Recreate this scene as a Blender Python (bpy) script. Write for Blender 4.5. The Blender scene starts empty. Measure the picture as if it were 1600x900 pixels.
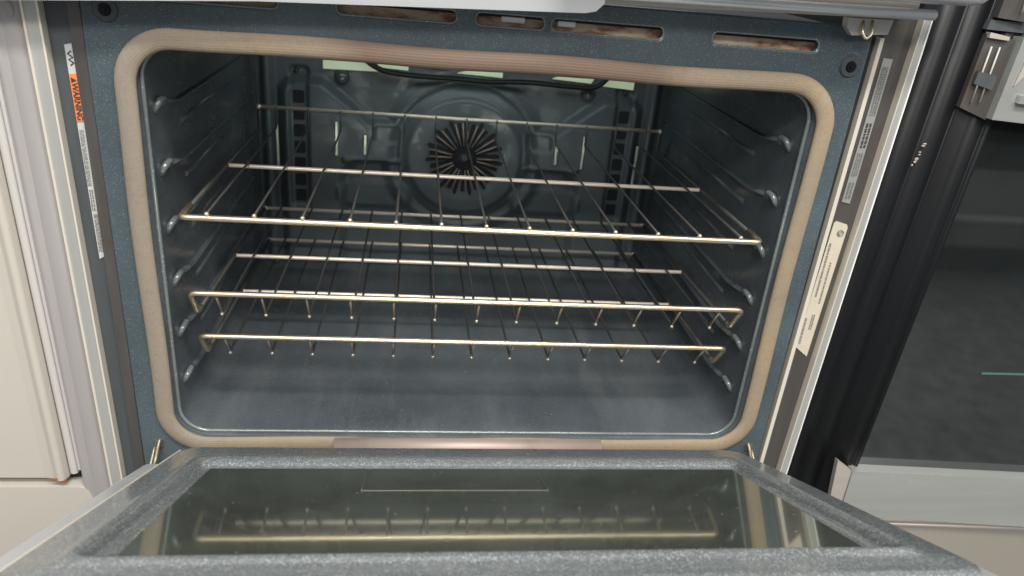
import bpy, bmesh, math, random
from mathutils import Vector, Matrix
random.seed(7)
S = bpy.context.scene
C = S.collection
R_ = math.radians

# ------------------------------------------------------------------ camera
cam_d = bpy.data.cameras.new('camera'); cam = bpy.data.objects.new('camera', cam_d); C.objects.link(cam)
rot = Matrix(((0.9905749, -0.0336476, -0.1327749), (-0.1060798, 0.4247780, -0.8990610), (0.0866511, 0.9046720, 0.4172051)))
cam.matrix_world = Matrix.Translation((-0.0664783, -0.6501388, 0.2035477)) @ rot.to_4x4()
cam_d.sensor_width = 36.0; cam_d.lens = 0.74342 * 36.0
cam_d.clip_start = 0.02; cam_d.clip_end = 100
cam_d.dof.use_dof = True; cam_d.dof.focus_distance = 0.70; cam_d.dof.aperture_fstop = 8.0
S.camera = cam

# ------------------------------------------------------------------ light
w = bpy.data.worlds.new('World'); S.world = w; w.use_nodes = True
bg = w.node_tree.nodes['Background']; bg.inputs['Color'].default_value = (0.93, 0.96, 1.0, 1); bg.inputs['Strength'].default_value = 1.0
_nt = w.node_tree; _tc = _nt.nodes.new('ShaderNodeTexCoord'); _sp = _nt.nodes.new('ShaderNodeSeparateXYZ'); _nt.links.new(_tc.outputs['Generated'], _sp.inputs[0])
_mr = _nt.nodes.new('ShaderNodeMapRange'); _mr.inputs[1].default_value = -1; _nt.links.new(_sp.outputs['Z'], _mr.inputs[0])
_rp = _nt.nodes.new('ShaderNodeValToRGB'); _e = _rp.color_ramp.elements; _e.new(0.5); _e.new(0.62)      # dim floor, lit shop walls, bright ceiling
for _k, (_p, _c) in enumerate(((0.0, (0.22, 0.22, 0.23)), (0.48, (0.38, 0.39, 0.41)), (0.60, (0.50, 0.52, 0.55)), (1.0, (0.78, 0.81, 0.86)))): _e[_k].position = _p; _e[_k].color = (*_c, 1)
_nt.links.new(_mr.outputs[0], _rp.inputs['Fac']); _nt.links.new(_rp.outputs['Color'], bg.inputs['Color'])
def area(name, loc, target, sx, sy, power, col):
    d = bpy.data.lights.new(name, 'AREA'); d.shape = 'RECTANGLE'; d.size = sx; d.size_y = sy; d.energy = power; d.color = col
    o = bpy.data.objects.new(name, d); C.objects.link(o); o.location = loc
    o.rotation_euler = (Vector(target) - Vector(loc)).to_track_quat('-Z', 'Y').to_euler()
    return o
area('ceiling_lamp', (0.15, -1.15, 1.75), (0, -0.1, -0.1), 1.1, 0.22, 44, (1.0, 0.97, 0.92))
area('ceiling_lamp', (-0.5, -2.3, 1.75), (0, 0.1, -0.1), 1.6, 0.30, 48, (1.0, 0.96, 0.90))
area('ceiling_lamp', (1.6, -1.6, 1.75), (0.2, 0, -0.1), 0.35, 1.4, 26, (1.0, 0.95, 0.88))
area('oven_lamp', (0.0, 0.30, 0.094), (0.0, 0.36, -0.15), 0.42, 0.05, 0.27, (0.88, 1.0, 0.98))
S.view_settings.view_transform = 'Standard'; S.view_settings.look = 'None'
S.view_settings.exposure = 0.0; S.view_settings.gamma = 1.0

# ------------------------------------------------------------------ materials
def new_mat(name):
    m = bpy.data.materials.new(name); m.use_nodes = True
    return m, m.node_tree, m.node_tree.nodes['Principled BSDF']
def N(nt, t, **kw):
    n = nt.nodes.new(t)
    for k, v in kw.items(): setattr(n, k, v)
    return n
def L(nt, a, b): nt.links.new(a, b)
def coord(nt, kind='Object', scale=(1, 1, 1)):
    tc = N(nt, 'ShaderNodeTexCoord'); mp = N(nt, 'ShaderNodeMapping'); mp.inputs['Scale'].default_value = scale
    L(nt, tc.outputs[kind], mp.inputs['Vector']); return mp.outputs['Vector']
def ramp(nt, src, stops):
    r = N(nt, 'ShaderNodeValToRGB'); e = r.color_ramp.elements
    while len(e) < len(stops): e.new(0.5)
    for k, (p, c) in enumerate(stops):
        e[k].position = p; e[k].color = (*c, 1) if len(c) == 3 else c
    L(nt, src, r.inputs['Fac']); return r.outputs['Color']
def noise(nt, vec, scale, detail=3, rough=0.5):
    n = N(nt, 'ShaderNodeTexNoise'); n.inputs['Scale'].default_value = scale
    n.inputs['Detail'].default_value = detail; n.inputs['Roughness'].default_value = rough
    L(nt, vec, n.inputs['Vector']); return n.outputs['Fac']
def mix(nt, fac, a, b):
    m = N(nt, 'ShaderNodeMix', data_type='RGBA')
    if isinstance(fac, float): m.inputs[0].default_value = fac
    else: L(nt, fac, m.inputs[0])
    for i, x in ((6, a), (7, b)):
        if isinstance(x, tuple): m.inputs[i].default_value = (*x, 1)
        else: L(nt, x, m.inputs[i])
    return m.outputs[2]
def enamel(name, base, fleck, amount, rough, scale=650, dust=0.0, spec=0.5, streak=False, coat=0.0):
    lo, hi = (0.92, 1.08) if coat else (0.8, 1.25)
    m, nt, b = new_mat(name); v = coord(nt)
    vo = N(nt, 'ShaderNodeTexVoronoi'); vo.inputs['Scale'].default_value = scale; L(nt, v, vo.inputs['Vector'])
    sep = N(nt, 'ShaderNodeSeparateColor'); L(nt, vo.outputs['Color'], sep.inputs['Color'])
    f = ramp(nt, sep.outputs['Red'], [(0.0, (0, 0, 0)), (1 - amount, (0, 0, 0)), (1.0, (1, 1, 1))])
    n1 = noise(nt, v, 9, 5, 0.6)
    tone = mix(nt, ramp(nt, n1, [(0.3, (0, 0, 0)), (0.7, (1, 1, 1))]), tuple(c * lo for c in base), tuple(c * hi for c in base))
    col = mix(nt, f, tone, fleck)
    if dust:
        n2 = noise(nt, v, 5, 6, 0.65)
        col = mix(nt, ramp(nt, n2, [(0.42, (0, 0, 0)), (0.75, (dust, dust, dust))]), col, (0.32, 0.33, 0.33))
    if streak:      # wiped, baked-on marks that run front to back
        n4 = noise(nt, coord(nt, 'Object', (1, 0.18, 1)), 22, 5, 0.6)
        col = mix(nt, ramp(nt, n4, [(0.50, (0, 0, 0)), (0.70, (0.28, 0.28, 0.28))]), col, (0.17, 0.185, 0.19))
    L(nt, col, b.inputs['Base Color'])
    n3 = noise(nt, v, 30, 4, 0.6)
    L(nt, ramp(nt, n3, [(0.2, (rough * 0.75,) * 3), (0.8, (rough * 1.3,) * 3)]), b.inputs['Roughness'])
    b.inputs['Specular IOR Level'].default_value = spec
    b.inputs['Coat Weight'].default_value = coat; b.inputs['Coat Roughness'].default_value = 0.09
    bp = N(nt, 'ShaderNodeBump'); bp.inputs['Strength'].default_value = 0.10; bp.inputs['Distance'].default_value = 0.0002
    L(nt, noise(nt, v, 700, 2), bp.inputs['Height']); L(nt, bp.outputs['Normal'], b.inputs['Normal'])
    return m
def metal(name, col, rough, brush=(1, 1, 1), var=0.25, met=1.0, stain=None):
    m, nt, b = new_mat(name); v = coord(nt, 'Object', brush)
    n = noise(nt, v, 60, 5, 0.6)
    c = mix(nt, ramp(nt, n, [(0.25, (0, 0, 0)), (0.75, (1, 1, 1))]), tuple(x * (1 - var) for x in col), col)
    if stain:
        n2 = noise(nt, coord(nt), 14, 5, 0.6)
        c = mix(nt, ramp(nt, n2, [(0.5, (0, 0, 0)), (0.72, (1, 1, 1))]), c, stain)
    L(nt, c, b.inputs['Base Color']); b.inputs['Metallic'].default_value = met
    L(nt, ramp(nt, n, [(0.2, (rough * 0.8,) * 3), (0.8, (min(1, rough * 1.3),) * 3)]), b.inputs['Roughness'])
    return m
def plain(name, col, rough=0.5, met=0.0, var=0.12, scale=20, spec=0.5):
    m, nt, b = new_mat(name); v = coord(nt); n = noise(nt, v, scale, 4, 0.6)
    L(nt, mix(nt, ramp(nt, n, [(0.3, (0, 0, 0)), (0.7, (1, 1, 1))]), tuple(c * (1 - var) for c in col), col), b.inputs['Base Color'])
    b.inputs['Roughness'].default_value = rough; b.inputs['Metallic'].default_value = met
    b.inputs['Specular IOR Level'].default_value = spec
    return m

M = {}
M['frame'] = enamel('blue_enamel', (0.060, 0.080, 0.091), (0.17, 0.205, 0.22), 0.08, 0.22, 1900)
M['cavity'] = enamel('cavity_enamel', (0.059, 0.070, 0.079), (0.12, 0.145, 0.155), 0.05, 0.24, 1300, dust=0.10, streak=True)
M['baffle'] = enamel('pressed_back_enamel', (0.080, 0.100, 0.110), (0.12, 0.145, 0.155), 0.05, 0.40, 1300, dust=0.12)
M['knob'] = enamel('knob_enamel', (0.13, 0.15, 0.15), (0.3, 0.33, 0.33), 0.05, 0.14, 900, spec=1.0)
M['door'] = enamel('door_enamel', (0.108, 0.119, 0.121), (0.42, 0.445, 0.445), 0.25, 0.28, 1900, coat=0.5)
M['chrome'] = metal('rack_chrome', (0.80, 0.67, 0.48), 0.30, (1, 1, 1), 0.08, 0.93)
M['bar'] = metal('bar_steel_lit', (0.78, 0.69, 0.58), 0.34, (1, 1, 1), 0.1, 0.4)  # rack chrome copy, paler and less metallic so rear bars look lit
M['rodlit'] = metal('rod_steel_lit', (0.34, 0.29, 0.24), 0.4, (1, 1, 1), 0.15, 0.4)  # lighter copy of the rod steel, for front drops that look lit
M['rod'] = metal('rod_steel_shaded', (0.075, 0.072, 0.068), 0.45, (1, 1, 1), 0.2, 0.5)  # rack wire darkened by colour to look unlit along its run
M['tipglint'] = plain('rod_tip_glint', (0.62, 0.56, 0.48), 0.3, 0.7)
M['steel'] = metal('brushed_steel', (0.50, 0.50, 0.47), 0.36, (1, 1, 0.02), 0.10, 0.45)
M['bead'] = metal('bright_bead', (0.86, 0.80, 0.68), 0.30, (1, 1, 0.05), 0.05, 0.4)
M['lipsteel'] = metal('polished_lip', (0.74, 0.76, 0.78), 0.22, (0.02, 1, 1), 0.08, 0.30)
M['steel_h'] = metal('brushed_steel_level', (0.58, 0.59, 0.59), 0.30, (0.02, 1, 1), 0.10, 0.45)
M['steel_warm'] = metal('warm_steel', (0.55, 0.50, 0.45), 0.42, (0.03, 1, 1), 0.15, 0.4)
M['rail'] = metal('dull_rail', (0.46, 0.37, 0.32), 0.52, (0.05, 1, 1), 0.25, 0.4, (0.30, 0.22, 0.18))
M['channel'] = metal('dark_channel', (0.085, 0.095, 0.102), 0.5, (1, 1, 0.2), 0.2, 0.3)
M['channel_brown'] = metal('brown_channel', (0.125, 0.118, 0.112), 0.42, (1, 1, 0.1), 0.3, 0.5, (0.10, 0.078, 0.062))
M['gap'] = plain('dark_gap', (0.015, 0.016, 0.018), 0.7)
M['black'] = plain('black_plastic', (0.0085, 0.0092, 0.0105), 0.42, 0, 0.2, 12, 0.22)
M['slot'] = plain('slot_black', (0.016, 0.018, 0.021), 0.8)  # near-black fill for the vent holes, fan slots and duct
M['mint'] = plain('pale_mint_enamel', (0.42, 0.43, 0.40), 0.4)
M['glintsteel'] = metal('painted_glint_steel', (0.55, 0.60, 0.52), 0.4)
M['white'] = plain('cream_white_enamel', (0.51, 0.475, 0.415), 0.32, 0, 0.05, 4)
M['whiteedge'] = plain('white_edge_plastic', (0.52, 0.495, 0.47), 0.35, 0, 0.05, 5)
M['band'] = metal('grey_painted_side', (0.42, 0.395, 0.385), 0.40, (1, 1, 0.05), 0.05, 0.3)
M['rust'] = plain('rust', (0.36, 0.15, 0.06), 0.8, 0, 0.5, 300)
M['lab_white'] = plain('label_white', (0.50, 0.51, 0.50), 0.5, 0, 0.1, 80)
M['lab_cream'] = plain('label_cream', (0.56, 0.50, 0.40), 0.5, 0, 0.1, 60)
M['lab_grey'] = plain('label_grey', (0.26, 0.27, 0.25), 0.4, 0, 0.15, 60)
M['lab_orange'] = plain('label_orange', (0.75, 0.23, 0.07), 0.5, 0, 0.1, 80)
M['ink'] = plain('label_ink', (0.04, 0.035, 0.035), 0.6)
M['ink_soft'] = plain('label_ink_faded', (0.20, 0.19, 0.17), 0.6)
M['ink_label'] = plain('label_ink_grey', (0.14, 0.145, 0.135), 0.6)
M['brass'] = metal('dirty_hinge_steel', (0.36, 0.32, 0.24), 0.42, (1, 1, 1), 0.6, 0.8)
M['silverface'] = metal('silver_face', (0.55, 0.565, 0.535), 0.24, (0.05, 1, 0.5), 0.22, 0.55)
M['beige'] = plain('taupe_panel', (0.36, 0.33, 0.28), 0.45, 0.2, 0.05, 3)
M['print'] = plain('worn_print', (0.42, 0.36, 0.32), 0.6, 0, 0.3, 200)
M['printdim'] = plain('worn_print_dim', (0.12, 0.12, 0.13), 0.6, 0, 0.3, 200)
M['teal'] = plain('teal_line', (0.085, 0.16, 0.14), 0.4)
M['reflectline'] = plain('painted_reflection', (0.085, 0.085, 0.062), 0.4)
M['crumb'] = plain('burnt_crumb', (0.20, 0.15, 0.11), 0.8, 0, 0.6, 400)
M['ceramic'] = plain('white_ceramic', (0.85, 0.85, 0.83), 0.4)

def gasket_mat():
    m, nt, b = new_mat('woven_fibreglass')
    tc = N(nt, 'ShaderNodeTexCoord'); sp = N(nt, 'ShaderNodeSeparateXYZ'); L(nt, tc.outputs['UV'], sp.inputs[0])
    def wave(src, freq):
        a = N(nt, 'ShaderNodeMath', operation='MULTIPLY'); a.inputs[1].default_value = freq; L(nt, src, a.inputs[0])
        s = N(nt, 'ShaderNodeMath', operation='SINE'); L(nt, a.outputs[0], s.inputs[0])
        h = N(nt, 'ShaderNodeMath', operation='MULTIPLY_ADD'); h.inputs[1].default_value = 0.5; h.inputs[2].default_value = 0.5
        L(nt, s.outputs[0], h.inputs[0]); return h.outputs[0]
    a = wave(sp.outputs['X'], 6.2832 / 0.0017); c = wave(sp.outputs['Y'], 6.2832 * 22)
    mu = N(nt, 'ShaderNodeMath', operation='MULTIPLY'); L(nt, a, mu.inputs[0]); L(nt, c, mu.inputs[1])
    ad = N(nt, 'ShaderNodeMath', operation='ADD'); L(nt, mu.outputs[0], ad.inputs[0]); L(nt, c, ad.inputs[1])
    hv = N(nt, 'ShaderNodeMath', operation='MULTIPLY'); hv.inputs[1].default_value = 0.5; L(nt, ad.outputs[0], hv.inputs[0])
    ob = coord(nt); so = N(nt, 'ShaderNodeSeparateXYZ'); L(nt, ob, so.inputs[0])
    # old heat marks: greyer on the left, brown along the middle of the top run, tan elsewhere
    lr = N(nt, 'ShaderNodeMapRange'); lr.inputs[1].default_value = -0.31; lr.inputs[2].default_value = -0.18; L(nt, so.outputs['X'], lr.inputs[0])
    base = mix(nt, lr.outputs[0], (0.250, 0.218, 0.180), (0.330, 0.248, 0.148))
    nb = noise(nt, ob, 16, 5, 0.6)
    base = mix(nt, ramp(nt, nb, [(0.35, (0, 0, 0)), (0.7, (1, 1, 1))]), base, (0.265, 0.225, 0.165))
    ab = N(nt, 'ShaderNodeMath', operation='ABSOLUTE'); sh = N(nt, 'ShaderNodeMath', operation='SUBTRACT'); sh.inputs[1].default_value = 0.01
    L(nt, so.outputs['X'], sh.inputs[0]); L(nt, sh.outputs[0], ab.inputs[0])
    nn = N(nt, 'ShaderNodeMath', operation='MULTIPLY_ADD'); nn.inputs[1].default_value = 0.06; L(nt, nb, nn.inputs[0]); L(nt, ab.outputs[0], nn.inputs[2])
    mr = N(nt, 'ShaderNodeMapRange'); mr.inputs[1].default_value = 0.19; mr.inputs[2].default_value = 0.15; L(nt, nn.outputs[0], mr.inputs[0])
    tz = N(nt, 'ShaderNodeMath', operation='GREATER_THAN'); tz.inputs[1].default_value = 0.08; L(nt, so.outputs['Z'], tz.inputs[0])
    bf = N(nt, 'ShaderNodeMath', operation='MULTIPLY'); L(nt, mr.outputs[0], bf.inputs[0]); L(nt, tz.outputs[0], bf.inputs[1])
    base = mix(nt, bf.outputs[0], base, (0.150, 0.096, 0.066))
    n2 = noise(nt, coord(nt, 'Object', (1, 1, 1.3)), 24, 6, 0.75)
    base = mix(nt, ramp(nt, n2, [(0.55, (0, 0, 0)), (0.78, (0.55, 0.55, 0.55))]), base, (0.12, 0.09, 0.065))
    nf = noise(nt, ob, 420, 3, 0.7)
    base = mix(nt, ramp(nt, nf, [(0.35, (0, 0, 0)), (0.75, (0.45, 0.45, 0.45))]), base, (0.16, 0.125, 0.095))
    dk = mix(nt, ramp(nt, hv.outputs[0], [(0.0, (0.36,) * 3), (0.5, (0, 0, 0))]), base, (0.24, 0.18, 0.14))
    L(nt, dk, b.inputs['Base Color']); b.inputs['Roughness'].default_value = 0.75
    bp = N(nt, 'ShaderNodeBump'); bp.inputs['Strength'].default_value = 0.3; bp.inputs['Distance'].default_value = 0.0004
    L(nt, hv.outputs[0], bp.inputs['Height']); L(nt, bp.outputs['Normal'], b.inputs['Normal'])
    return m
M['gasket'] = gasket_mat()
def glass_mat(name, base, refl, f, rough=0.03, speck=True):
    m, nt, b = new_mat(name); v = coord(nt)
    b.inputs['Roughness'].default_value = 0.15
    vo = N(nt, 'ShaderNodeTexVoronoi'); vo.inputs['Scale'].default_value = 170; L(nt, v, vo.inputs['Vector'])
    d = ramp(nt, vo.outputs['Distance'], [(0.0, (1, 1, 1)), (0.10, (1, 1, 1)), (0.16, (0, 0, 0))])
    sp = N(nt, 'ShaderNodeSeparateColor'); L(nt, vo.outputs['Color'], sp.inputs['Color'])
    g = N(nt, 'ShaderNodeMath', operation='GREATER_THAN'); g.inputs[1].default_value = 0.90; L(nt, sp.outputs['Red'], g.inputs[0])
    mu = N(nt, 'ShaderNodeMath', operation='MULTIPLY'); L(nt, d, mu.inputs[0]); L(nt, g.outputs[0], mu.inputs[1])
    sm = noise(nt, v, 10, 5, 0.65)
    film = mix(nt, ramp(nt, sm, [(0.4, (0, 0, 0)), (0.75, (1, 1, 1))]), base, tuple(c * 1.7 for c in base))
    L(nt, mix(nt, mu.outputs[0], film, (0.4, 0.42, 0.38)) if speck else film, b.inputs['Base Color'])
    gl = N(nt, 'ShaderNodeBsdfGlossy'); gl.inputs['Color'].default_value = (*refl, 1); gl.inputs['Roughness'].default_value = rough
    ms = N(nt, 'ShaderNodeMixShader'); ms.inputs[0].default_value = f
    L(nt, b.outputs[0], ms.inputs[1]); L(nt, gl.outputs[0], ms.inputs[2])
    L(nt, ms.outputs[0], nt.nodes['Material Output'].inputs['Surface'])
    return m
M['glass'] = glass_mat('door_glass', (0.054, 0.060, 0.050), (0.84, 0.89, 0.79), 0.38, 0.05)
M['darkglass'] = glass_mat('black_oven_glass', (0.009, 0.011, 0.011), (0.75, 0.80, 0.80), 0.13, 0.035, False)
def insul():
    m, nt, b = new_mat('old_insulation'); v = coord(nt, 'Object', (1, 1, 2.5))
    n = noise(nt, v, 26, 6, 0.7)
    L(nt, ramp(nt, n, [(0.3, (0.10, 0.035, 0.025)), (0.42, (0.38, 0.18, 0.11)), (0.52, (0.66, 0.50, 0.34)), (0.7, (0.75, 0.68, 0.50))]), b.inputs['Base Color'])
    b.inputs['Roughness'].default_value = 0.9; return m
M['insul'] = insul()
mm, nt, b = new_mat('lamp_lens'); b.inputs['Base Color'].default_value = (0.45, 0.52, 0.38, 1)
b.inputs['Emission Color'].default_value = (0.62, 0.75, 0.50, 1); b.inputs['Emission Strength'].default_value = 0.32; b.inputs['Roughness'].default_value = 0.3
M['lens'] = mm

# ------------------------------------------------------------------ helpers
def link(name, me, mat, parent=None, label=None):
    o = bpy.data.objects.new(name, me); C.objects.link(o)
    if mat: me.materials.clear(); me.materials.append(mat if not isinstance(mat, str) else M[mat])
    if parent: o.parent = parent
    if label: o['label'] = label
    return o
def thing(name, label, cat, loc=(0, 0, 0), group=None):
    o = bpy.data.objects.new(name, None); C.objects.link(o); o.location = loc; o.empty_display_size = 0.05
    o['label'] = label; o['category'] = cat
    if group: o['group'] = group
    return o
def bm_obj(name, bm, mat, parent=None, label=None, smooth=False, bevel=0, seg=2):
    if bevel:
        bmesh.ops.bevel(bm, geom=[e for e in bm.edges if len(e.link_faces) == 2 and e.calc_face_angle() > 0.4], offset=bevel, segments=seg, profile=0.5, affect='EDGES')
    bmesh.ops.recalc_face_normals(bm, faces=bm.faces)
    me = bpy.data.meshes.new(name); bm.to_mesh(me); bm.free()
    if smooth:
        for p in me.polygons: p.use_smooth = True
    return link(name, me, mat, parent, label)
def add_box(bm, x0, x1, y0, y1, z0, z1):
    r = bmesh.ops.create_cube(bm, size=1)
    for v in r['verts']:
        v.co = Vector(((x0 + x1) / 2 + v.co.x * (x1 - x0), (y0 + y1) / 2 + v.co.y * (y1 - y0), (z0 + z1) / 2 + v.co.z * (z1 - z0)))
def box(name, x0, x1, y0, y1, z0, z1, mat, parent=None, bevel=0, label=None):
    bm = bmesh.new(); add_box(bm, x0, x1, y0, y1, z0, z1)
    return bm_obj(name, bm, mat, parent, label, bevel=bevel)
def add_prism(bm, poly, y0, y1):          # outline in (x, z), extruded from y0 (front) to y1
    a = [bm.verts.new((x, y0, z)) for x, z in poly]; b_ = [bm.verts.new((x, y1, z)) for x, z in poly]
    bm.faces.new(a); bm.faces.new(b_[::-1]); n = len(poly)
    for i in range(n): bm.faces.new((a[i], b_[i], b_[(i + 1) % n], a[(i + 1) % n]))
def prism(name, poly, y0, y1, mat, parent=None, bevel=0, label=None):
    bm = bmesh.new(); add_prism(bm, poly, y0, y1)
    return bm_obj(name, bm, mat, parent, label, bevel=bevel)
def fillet(pts, r, n=6):
    pts = [Vector(p) for p in pts]; out = [pts[0]]
    for i in range(1, len(pts) - 1):
        a, p, b_ = pts[i - 1], pts[i], pts[i + 1]
        d1 = (a - p); d2 = (b_ - p); rr = min(r, d1.length * 0.48, d2.length * 0.48)
        s = p + d1.normalized() * rr; e = p + d2.normalized() * rr
        for k in range(n + 1):
            t = k / n; out.append((1 - t) ** 2 * s + 2 * t * (1 - t) * p + t * t * e)
    out.append(pts[-1]); return out
def sweep(bm, pts, rad, seg=10, closed=False, uv=False, ry=None):
    pts = [Vector(p) for p in pts]; n = len(pts); rings = []
    T = []
    for i in range(n):
        if closed: t = pts[(i + 1) % n] - pts[(i - 1) % n]
        else: t = pts[min(i + 1, n - 1)] - pts[max(i - 1, 0)]
        T.append(t.normalized())
    up = Vector((0, 1, 0)) if abs(T[0].y) < 0.9 else Vector((0, 0, 1))
    nrm = (up - T[0] * up.dot(T[0])).normalized()
    for i in range(n):
        nrm = (nrm - T[i] * nrm.dot(T[i])).normalized(); bi = T[i].cross(nrm)
        rings.append([bm.verts.new(pts[i] + nrm * math.cos(2 * math.pi * k / seg) * (ry or rad) + bi * math.sin(2 * math.pi * k / seg) * rad) for k in range(seg)])
    lay = bm.loops.layers.uv.verify() if uv else None
    dist = 0
    for i in range(n if closed else n - 1):
        A, B = rings[i], rings[(i + 1) % n]; l = (pts[(i + 1) % n] - pts[i]).length
        for k in range(seg):
            f = bm.faces.new((A[k], A[(k + 1) % seg], B[(k + 1) % seg], B[k])); f.smooth = True
            if uv:
                for lp, (uu, vv) in zip(f.loops, ((dist, k / seg), (dist, (k + 1) / seg), (dist + l, (k + 1) / seg), (dist + l, k / seg))): lp[lay].uv = (uu, vv)
        dist += l
    if not closed:
        bm.faces.new(rings[0][::-1]); bm.faces.new(rings[-1])
def wire(name, pts, rad, mat, parent, fil=0, seg=10, label=None):
    bm = bmesh.new(); sweep(bm, fillet(pts, fil) if fil else pts, rad, seg)
    return bm_obj(name, bm, mat, parent, label)
def rrect(x0, x1, z0, z1, r, n=8):
    out = []
    for cx, cz, a0 in ((x1 - r, z1 - r, 0), (x0 + r, z1 - r, 90), (x0 + r, z0 + r, 180), (x1 - r, z0 + r, 270)):
        for k in range(n + 1):
            a = R_(a0 + 90 * k / n); out.append((cx + r * math.cos(a), cz + r * math.sin(a)))
    return out
def plate(name, loops, thick, bev, mat, parent, M4=None, label=None):      # filled 2D curve with holes -> mesh; local xy = loops, local z = thickness
    cu = bpy.data.curves.new(name, 'CURVE'); cu.dimensions = '2D'; cu.fill_mode = 'BOTH'; cu.extrude = thick / 2; cu.bevel_depth = bev; cu.bevel_resolution = 2
    cu.offset = -bev
    for lp in loops:
        s = cu.splines.new('POLY'); s.points.add(len(lp) - 1); s.use_cyclic_u = True
        for p, q in zip(s.points, lp): p.co = (q[0], q[1], 0, 1)
    tmp = bpy.data.objects.new('tmp', cu); C.objects.link(tmp)
    dg = bpy.context.evaluated_depsgraph_get(); me = bpy.data.meshes.new_from_object(tmp.evaluated_get(dg))
    bpy.data.objects.remove(tmp); bpy.data.curves.remove(cu)
    me.name = name
    if M4: me.transform(M4)
    return link(name, me, mat, parent, label)
XZ = Matrix.Rotation(math.radians(90), 4, 'X')       # (x, y) -> (x, z) with thickness along -y
def sphere(name, c, r, mat, parent, sc=(1, 1, 1), label=None):
    bm = bmesh.new(); bmesh.ops.create_uvsphere(bm, u_segments=20, v_segments=12, radius=r)
    for v in bm.verts: v.co = Vector(c) + Vector((v.co.x * sc[0], v.co.y * sc[1], v.co.z * sc[2]))
    return bm_obj(name, bm, mat, parent, label, smooth=True)
def text_mesh(name, s, size, mat, parent, M4, bold=0.0):
    cu = bpy.data.curves.new(name, 'FONT'); cu.body = s; cu.size = size; cu.align_x = 'CENTER'; cu.align_y = 'CENTER'; cu.extrude = 0.00012; cu.offset = bold
    tmp = bpy.data.objects.new('tmp', cu); C.objects.link(tmp)
    dg = bpy.context.evaluated_depsgraph_get(); me = bpy.data.meshes.new_from_object(tmp.evaluated_get(dg))
    bpy.data.objects.remove(tmp); bpy.data.curves.remove(cu); me.transform(M4); me.name = name
    return link(name, me, mat, parent)

# ================================================================== THE OVEN
oven = thing('built_in_oven', 'blue-grey enamelled oven with its door hanging open and three wire racks inside', 'oven', (0, 0.02, -0.33))
OM = Matrix.Translation((0, -0.02, 0.33))
class P: pass
def adopt(o):     # geometry is written in world coordinates; the Empty sits at the base
    o.data.transform(OM) if o.parent is oven else None
    return o

# face frame with its opening and vent slots
op = rrect(-0.292, 0.292, -0.273, 0.104, 0.034)
zc = 0.1412
slots = [(-0.272, -0.176), (-0.132, -0.036), (-0.0215, 0.0362), (0.0412, 0.1372), (0.1795, 0.2760)]
outer = [(-0.3245, -0.32), (0.3225, -0.32), (0.3225, 0.160), (-0.3245, 0.160)]
loops = [outer, op] + [rrect(a, b_, zc - 0.0052, zc + 0.0052, 0.0051, 5) for a, b_ in slots]
face = plate('face_frame', loops, 0.006, 0.0017, 'frame', oven, Matrix.Translation((0, 0.0047, 0)) @ XZ)
for a, b_ in slots:
    bm = bmesh.new(); sweep(bm, [(x, 0.0012, z) for x, z in rrect(a, b_, zc - 0.0054, zc + 0.0054, 0.0053, 6)], 0.0009, 8, True); bm_obj('added_slot_highlight', bm, 'knob', oven)  # thin lighter rim added to carry the highlight of the slot edges
# insulation behind the slots and a dark duct
box('insulation', -0.31, 0.31, 0.0125, 0.03, 0.125, 0.158, 'insul', oven)
box('duct', -0.31, 0.31, 0.0085, 0.0120, 0.1432, 0.158, 'slot', oven)
for x0, x1 in ((0.0005, 0.0205), (0.0475, 0.063)):
    box('ceramic_block', x0, x1, 0.0075, 0.015, 0.1392, 0.1440, 'ceramic', oven, 0.001)
# bolts
def bolt(x, z):
    bm = bmesh.new()
    bmesh.ops.create_cone(bm, cap_ends=True, segments=28, radius1=0.0105, radius2=0.0085, depth=0.003, matrix=Matrix.Translation((x, -0.0005, z)) @ Matrix.Rotation(math.pi / 2, 4, 'X'))
    o = bm_obj('bolt', bm, 'channel', oven, smooth=False)
    bm = bmesh.new()
    sweep(bm, [(x + 0.0112 * math.cos(a), 0.0012, z + 0.0112 * math.sin(a)) for a in [2 * math.pi * k / 28 for k in range(28)]], 0.0014, 8, True)
    bm_obj('washer', bm, 'frame', o)
    bm = bmesh.new()
    bmesh.ops.create_cone(bm, cap_ends=True, segments=20, radius1=0.005, radius2=0.004, depth=0.002, matrix=Matrix.Translation((x, -0.0028, z)) @ Matrix.Rotation(math.pi / 2, 4, 'X'))
    bmesh.ops.create_cone(bm, cap_ends=True, segments=6, radius1=0.0018, radius2=0.0018, depth=0.001, matrix=Matrix.Translation((x, -0.0042, z)) @ Matrix.Rotation(math.pi / 2, 4, 'X'))
    bm_obj('bolt_head', bm, 'black', o)
bolt(-0.3055, 0.1262); bolt(0.3085, 0.1266)

# gasket
def ring_path(hw, z0, z1, r, y, n=12, step=0.012):
    pts = rrect(-hw, hw, z0, z1, r, n); out = []
    m_ = len(pts)
    for i in range(m_):
        a = Vector((pts[i][0], y, pts[i][1])); b_ = Vector((pts[(i + 1) % m_][0], y, pts[(i + 1) % m_][1])); l = (b_ - a).length
        k = max(1, int(l / step))
        for j in range(k):
            p = a.lerp(b_, j / k)
            out.append(p)
    return out
gp = ring_path(0.2981, -0.2793, 0.1086, 0.039, -0.0015)
for p in gp:   # slightly uneven, as a soft sleeve is
    p.z += 0.0008 * math.sin(p.x * 31) ; p.x += 0.0009 * math.sin(p.z * 23 + p.x)
bm = bmesh.new(); sweep(bm, gp, 0.0084, 22, True, True, ry=0.0040); gk = bm_obj('gasket', bm, 'gasket', oven)
wire('gasket_rail', [(-0.137, -0.0045, -0.2795), (0.139, -0.0045, -0.2795)], 0.0092, M['rail'], oven, seg=20)

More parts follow.
